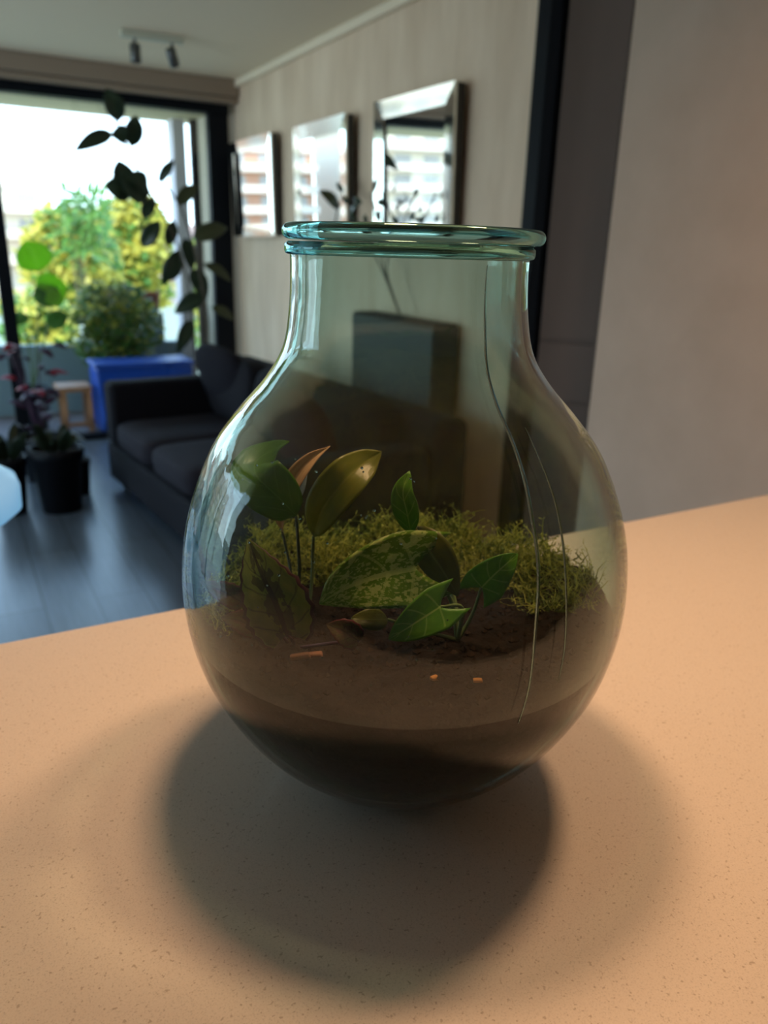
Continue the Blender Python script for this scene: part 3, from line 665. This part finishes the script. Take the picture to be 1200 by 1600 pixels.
# ------------------------------------------------------------------ soil, moss
def jar_pt(px, py, v):
    """point on the upright plane v metres behind the jar axis, jar-local coordinates"""
    d = ray(px, py); t = ((JP+JV*v)-EYE).dot(JV)/d.dot(JV); P = EYE+d*t-JP
    return Vector((P.dot(JU), P.dot(JV), P.z))
def soil_h(x, y):
    h = 0.132 + 0.012*noise.noise(Vector((x*14, y*14, 3.1))) + 0.004*noise.noise(Vector((x*60, y*60, 1)))
    h += 0.012*max(0, x-0.06)/0.08 + 0.010*max(0, -0.07-x)/0.07
    h += 0.006*max(0, -y-0.06)/0.08
    return h
m_soil = mat('dark_soil', (0.004, 0.003, 0.002), 0.95, spec=0.1, var=(0.014, 0.0085, 0.0055), scale=70, bump=0.6, bscale=220, detail=8)
V, Fc = [], []; NA, NR = 96, 34
for i in range(NR+1):
    for k in range(NA):
        a = 2*math.pi*k/NA; f = i/NR; R = (r_in(0.14)-0.0015)*f; x, y = R*math.cos(a), R*math.sin(a)
        z = soil_h(x, y)
        if i == NR:
            R = r_in(z)-0.0012; x, y = R*math.cos(a), R*math.sin(a)
        z += 0.0022*noise.noise(Vector((x*220, y*220, 5)))
        V.append((x, y, z))
for i in range(NR):
    for k in range(NA): Fc.append((i*NA+k, (i+1)*NA+k, (i+1)*NA+(k+1) % NA, i*NA+(k+1) % NA))
b0 = NR*NA; NZ = 24; prev = b0
for j in range(1, NZ+1):
    st_ = len(V)
    for k in range(NA):
        a = 2*math.pi*k/NA; zt = V[b0+k][2]; z = zt + (0.0135-zt)*j/NZ
        R = r_in(z)-0.0012
        V.append((R*math.cos(a), R*math.sin(a), z))
    for k in range(NA): Fc.append((prev+k, st_+k, st_+(k+1) % NA, prev+(k+1) % NA))
    prev = st_
Fc.append(tuple(prev+k for k in range(NA)))
JR = (0, 0, -AZ)
def in_jar(o): o.location = JP; o.rotation_euler = JR; return o
soil = in_jar(mesh_obj('potting_soil', V, Fc, m_soil, None, True)); tag(soil, 'dark brown potting soil filling the bottom of the glass jar', 'soil', kind='stuff')
# crumbs
V, Fc = [], []
for k in range(900):
    a = random.uniform(0, 6.28); R = 0.145*math.sqrt(random.random()); x, y = R*math.cos(a), R*math.sin(a)
    if R > r_in(soil_h(x, y))-0.006: continue
    s = random.uniform(0.0008, 0.0032); c = Vector((x, y, soil_h(x, y)+s*0.4)); b = len(V)
    for d in ((1, 0, 0), (-1, 0, 0), (0, 1, 0), (0, -1, 0), (0, 0, 1), (0, 0, -1)):
        V.append(c+Vector([q*s*random.uniform(.6, 1.3) for q in d]))
    for f in ((0, 2, 4), (2, 1, 4), (1, 3, 4), (3, 0, 4), (2, 0, 5), (1, 2, 5), (3, 1, 5), (0, 3, 5)): Fc.append(tuple(b+q for q in f))
cr = in_jar(mesh_obj('soil_crumbs', V, Fc, mat('soil_crumb', (0.010, 0.006, 0.004), 0.95, spec=0.1, var=(0.035, 0.022, 0.014), scale=120), None)); tag(cr, 'loose soil crumbs scattered over the soil in the jar', 'soil', kind='stuff')

m_moss = leaf_mat('moss_bright', (0.30, 0.34, 0.05), (0.50, 0.50, 0.12), trans=0.45, rough=0.7)
m_moss2 = leaf_mat('moss_deep', (0.08, 0.13, 0.018), (0.18, 0.23, 0.04), trans=0.35, rough=0.7)
def moss_density(x, y):
    d = 0
    if y > 0.035 + 0.02*noise.noise(Vector((x*20, 0, 7))): d = 1.0
    if x < -0.085 and -0.06 < y < 0.04: d = max(d, 0.6)
    if x > 0.09 and y > -0.01: d = max(d, 0.7)
    return d
def moss_h(x, y):
    if moss_density(x, y) == 0: return 0
    return max(0, min(1, (y-0.03)/0.04))*0.016*(0.75+1.1*noise.noise(Vector((x*38, y*38, 9)))) + 0.003
def moss(name, label, material, n, lmin, lmax, seed):
    random.seed(seed); V, Fc, U = [], [], []
    for k in range(n):
        a = random.uniform(0, 6.28); R = 0.150*math.sqrt(random.random()); x, y = R*math.cos(a), R*math.sin(a)
        if random.random() > moss_density(x, y): continue
        z = soil_h(x, y) + moss_h(x, y)*random.random(); lim = r_in(min(z+0.02, .2))-0.004
        p = Vector((x, y, z-0.002)); d = Vector((random.gauss(0, .8), random.gauss(0, .8), 1.0)).normalized()
        l = random.uniform(lmin, lmax)*(0.9+0.7*noise.noise(Vector((x*45, y*45, 2)))); w = random.uniform(0.00035, 0.0009); sd = d.cross(Vector((random.gauss(0, .4), 1, 0.2))).normalized()*w
        b = len(V); segs = 4; ok = True; pts = []
        for i in range(segs+1):
            pts.append(p.copy()); p = p + d*l/segs; d = (d+Vector((random.gauss(0, .35), random.gauss(0, .35), random.gauss(-.15, .25)))).normalized()
        for q in pts:
            if q.to_2d().length > r_in(min(max(q.z, .02), .3))-0.003: ok = False
        if not ok: continue
        for i, q in enumerate(pts):
            f = 1-0.7*i/segs; V += [q-sd*f, q+sd*f]; U += [(0, i/segs), (1, i/segs)]
        for i in range(segs): Fc.append((b+2*i, b+2*i+1, b+2*i+3, b+2*i+2))
        for i in range(1, segs+1):     # tiny side leaflets
            for s in (-1, 1):
                q = pts[i]; e = q+Vector((random.gauss(0, 1), random.gauss(0, 1), random.random())).normalized()*l*0.16; bb_ = len(V)
                V += [q, (q+e)/2+sd*1.4, e]; U += [(.5, 0), (1, .5), (.5, 1)]; Fc.append((bb_, bb_+1, bb_+2))
    o = in_jar(mesh_obj(name, V, Fc, material, None, True, None, U)); tag(o, label, 'moss', kind='stuff'); return o
moss('moss_carpet', 'deep green moss carpet along the back of the jar', m_moss2, 9000, 0.006, 0.016, 3)
moss('moss_tufts', 'bright yellow green moss tufts standing above the moss carpet', m_moss, 5200, 0.010, 0.030, 5)
random.seed(11)

# ------------------------------------------------------------------ terrarium plants
def jplant(name, label, cat='plant'):
    o = empty(name, label, cat, JP); o.rotation_euler = JR; return o
def stem(root, pts, r0, r1, material, name='stem'):
    P = spline(pts, 12); n = len(P)
    return MB().tube(P, [r0+(r1-r0)*i/(n-1) for i in range(n)], 8).build(name, material, root, True)
jp = jar_pt
m_lily = leaf_mat('lily_leaf', (0.08, 0.21, 0.016), (0.12, 0.27, 0.02), vein=(0.18, 0.34, 0.05), veins=7, vein_w=0.03, trans=0.4, rough=0.28)
m_lily2 = leaf_mat('lily_leaf_olive', (0.16, 0.20, 0.02), (0.22, 0.24, 0.03), vein=(0.26, 0.28, 0.05), veins=0, vein_w=0.05, trans=0.5, rough=0.3)
m_dry = leaf_mat('withered_leaf', (0.46, 0.29, 0.15), (0.62, 0.45, 0.27), trans=0.3, rough=0.6)
m_dstem = mat('dark_green_stem', (0.015, 0.035, 0.01), 0.5)
lily = jplant('peace_lily', 'small peace lily with upright glossy leaves at left inside the jar')
leaf('leaf', lily, m_lily, [jp(463, 806, -.03), jp(430, 772, -.035), jp(402, 745, -.035), jp(400, 722, -.02), jp(428, 702, -.012), jp(452, 690, -.015)], 0.036, [Vector((0.1, -1, 0.3)), Vector((0.2, -1, 0.2)), Vector((-0.2, -0.8, 0.9)), Vector((-0.6, -0.3, 1))], 'spade', fold=0.12, n=22, m=6)
leaf('leaf', lily, m_lily2, [jp(490, 838, .0), jp(505, 795, -.01), jp(540, 750, -.012), jp(572, 722, 0), jp(596, 706, .005)], 0.031, Vector((-0.25, -1, 0.3)), 'oval', fold=0.22, n=20, m=6, wave=0.02)
leaf('withered_leaf', lily, m_dry, [jp(441, 830, -.01), jp(440, 800, -.012), jp(460, 752, -.01), jp(486, 718, -.005), jp(516, 697, 0)], 0.016, Vector((-0.4, -1, 0.1)), 'lance', fold=0.5, n=18, m=4)['label'] = 'withered brown leaf'
leaf('leaf', lily, m_paleleaf, [jp(458, 792, .0), jp(468, 765, .0), jp(480, 742, .003)], 0.007, Vector((0.3, -1, 0.2)), 'lance', fold=0.3, n=10, m=3)
stem(lily, [jp(463, 965, -.035), jp(468, 900, -.03), jp(466, 850, -.03), jp(463, 806, -.03)], 0.0013, 0.0010, m_dstem)
stem(lily, [jp(455, 960, -.03), jp(455, 900, -.02), jp(448, 860, -.012), jp(441, 830, -.01)], 0.0012, 0.0009, m_dstem)
stem(lily, [jp(482, 960, -.02), jp(488, 900, -.005), jp(489, 860, 0), jp(490, 838, 0)], 0.0014, 0.0011, m_gstem)

m_beg = leaf_mat('begonia_leaf', (0.15, 0.22, 0.03), (0.28, 0.32, 0.05), vein=(0.03, 0.02, 0.014), veins=5, vein_w=0.08, edge=(0.07, 0.018, 0.02), blotch=(0.022, 0.016, 0.012), trans=0.35, rough=0.5)
m_beg2 = leaf_mat('begonia_leaf_red', (0.08, 0.025, 0.02), (0.08, 0.09, 0.02), vein=(0.02, 0.01, 0.01), veins=5, edge=(0.10, 0.012, 0.02), trans=0.3, rough=0.5)
beg = jplant('begonia', 'dark bronze leaved begonia at far left inside the jar')
leaf('leaf', beg, m_beg, [jp(448, 992, -.075), jp(432, 945, -.082), jp(408, 895, -.078), jp(388, 842, -.066)], 0.044, Vector((0.15, -1, 0.25)), 'serrate', lobe=0.12, fold=0.12, n=18, m=5)
leaf('leaf', beg, m_beg2, [jp(378, 942, -.055), jp(350, 925, -.062), jp(312, 909, -.045)], 0.0165, Vector((0.1, -0.9, 0.8)), 'serrate', fold=0.15, n=12, m=4)
leaf('leaf', beg, m_beg2, [jp(560, 1002, -.085), jp(535, 985, -.09), jp(510, 976, -.085)], 0.018, Vector((0.1, -1, 0.6)), 'serrate', fold=0.2, n=12, m=4)
leaf('leaf', beg, m_beg2, [jp(400, 985, -.08), jp(375, 970, -.085), jp(345, 965, -.08)], 0.017, Vector((0.0, -0.8, 0.9)), 'serrate', fold=0.2, n=12, m=4)
stem(beg, [jp(460, 1010, -.06), jp(456, 1000, -.07), jp(448, 992, -.075)], 0.0012, 0.001, m_plum)
stem(beg, [jp(450, 1005, -.06), jp(415, 960, -.06), jp(378, 942, -.055)], 0.0012, 0.001, m_plum)
stem(beg, [jp(470, 1012, -.065), jp(520, 1005, -.08), jp(560, 1002, -.085)], 0.0012, 0.001, m_plum)

m_syn = leaf_mat('arrowhead_leaf_speckled', (0.09, 0.21, 0.016), (0.15, 0.29, 0.026), vein=(0.46, 0.56, 0.20), veins=4, vein_w=0.07, spots=(0.46, 0.55, 0.20), spot_scale=10, trans=0.4, rough=0.32)
m_syn2 = leaf_mat('arrowhead_leaf', (0.075, 0.25, 0.016), (0.13, 0.33, 0.024), vein=(0.36, 0.52, 0.12), veins=4, vein_w=0.045, trans=0.42, rough=0.3)
m_syn3 = leaf_mat('arrowhead_leaf_back', (0.09, 0.11, 0.015), (0.13, 0.15, 0.025), vein=(0.18, 0.22, 0.05), vein_w=0.06, trans=0.45, rough=0.4)
syn = jplant('arrowhead_plant', 'arrowhead plant with speckled light green leaves in the middle of the jar')
leaf('leaf', syn, m_syn, [jp(650, 888, -.055), jp(595, 899, -.068), jp(542, 918, -.075), jp(499, 943, -.075)], 0.056, Vector((0.0, -1, 0.30)), 'heart', lobe=0.42, fold=0.1, n=20, m=8, wave=0.01)['label'] = 'broad leaf speckled with pale green'
leaf('leaf', syn, m_syn2, [jp(688, 948, -.085), jp(660, 966, -.092), jp(632, 984, -.095), jp(607, 999, -.093)], 0.031, Vector((0.1, -1, 0.45)), 'heart', lobe=0.42, fold=0.12, n=18, m=7)
leaf('leaf', syn, m_syn2, [jp(642, 832, -.03), jp(636, 800, -.034), jp(630, 768, -.034), jp(640, 736, -.028)], 0.0185, Vector((-0.25, -1, 0.15)), 'oval', fold=0.25, n=16, m=5)
leaf('leaf', syn, m_syn3, [jp(655, 832, -.035), jp(672, 862, -.045), jp(694, 895, -.05), jp(716, 932, -.055)], 0.028, Vector((-0.2, -1, -0.1)), 'oval', lobe=0.1, fold=-0.2, n=16, m=5)
leaf('leaf', syn, m_syn2, [jp(752, 918, -.05), jp(770, 900, -.055), jp(790, 882, -.055), jp(809, 865, -.05)], 0.031, Vector((0.1, -1, 0.35)), 'heart', lobe=0.35, fold=0.1, n=18, m=7)
leaf('leaf', syn, m_syn3, [jp(606, 968, -.07), jp(580, 968, -.075), jp(548, 966, -.075)], 0.016, Vector((0, -0.8, 0.9)), 'oval', fold=0.15, n=12, m=4)
SB = jp(715, 1000, -.055)
for e, m1 in (((640, 890, -.055), (700, 930, -.05)), ((688, 948, -.085), (722, 950, -.07)), ((642, 832, -.03), (705, 920, -.035)), ((655, 832, -.035), (700, 900, -.03)), ((752, 918, -.05), (738, 960, -.05)), ((606, 968, -.07), (660, 985, -.06))):
    stem(syn, [SB, jp(*m1), jp(*e)], 0.0016, 0.0010, m_gstem)
# chips and bits on the soil
m_chip = mat('bark_chip', (0.20, 0.085, 0.04), 0.8, var=(0.28, 0.13, 0.07), scale=60); m_bit = mat('orange_bit', (0.45, 0.17, 0.02), 0.7)
def chip(label, px, py, v, sx_, sy_, sz_, rz, m_):
    p = jp(px, py, v); z = soil_h(p.x, p.y)
    o = MB().box(-sx_/2, sx_/2, -sy_/2, sy_/2, -sz_/2, sz_/2).build('bark_chip', m_, None, bevel=sz_*0.35)
    for vv in o.data.vertices: vv.co += Vector([random.uniform(-.12, .12)*s_ for s_ in (sx_, sy_, sz_)])
    lim = r_in(z+.003)-0.006; q = Vector((p.x, p.y, 0))
    if q.length > lim: q = q*(lim/q.length)
    o.location = JP + JU*q.x + JV*q.y + Vector((0, 0, soil_h(q.x, q.y)+sz_*0.6)); o.rotation_euler = (random.uniform(-.2, .2), random.uniform(-.2, .2), rz-AZ)
    tag(o, label, 'bark chip', 'bark chips on the soil')
chip('reddish brown bark chip on the soil below the begonia leaf', 470, 1005, -.09, 0.013, 0.006, 0.004, 0.2, m_chip)
chip('orange brown bark chip on the soil just right of the other chip', 492, 996, -.088, 0.010, 0.005, 0.0035, 0.0, m_chip)
chip('tiny orange bit lying on the soil against the front glass', 678, 1072, -.12, 0.005, 0.004, 0.003, 0.6, m_bit)
chip('tiny orange fragment against the front glass, right of the first', 745, 1086, -.12, 0.005, 0.003, 0.0025, 0.1, m_bit)
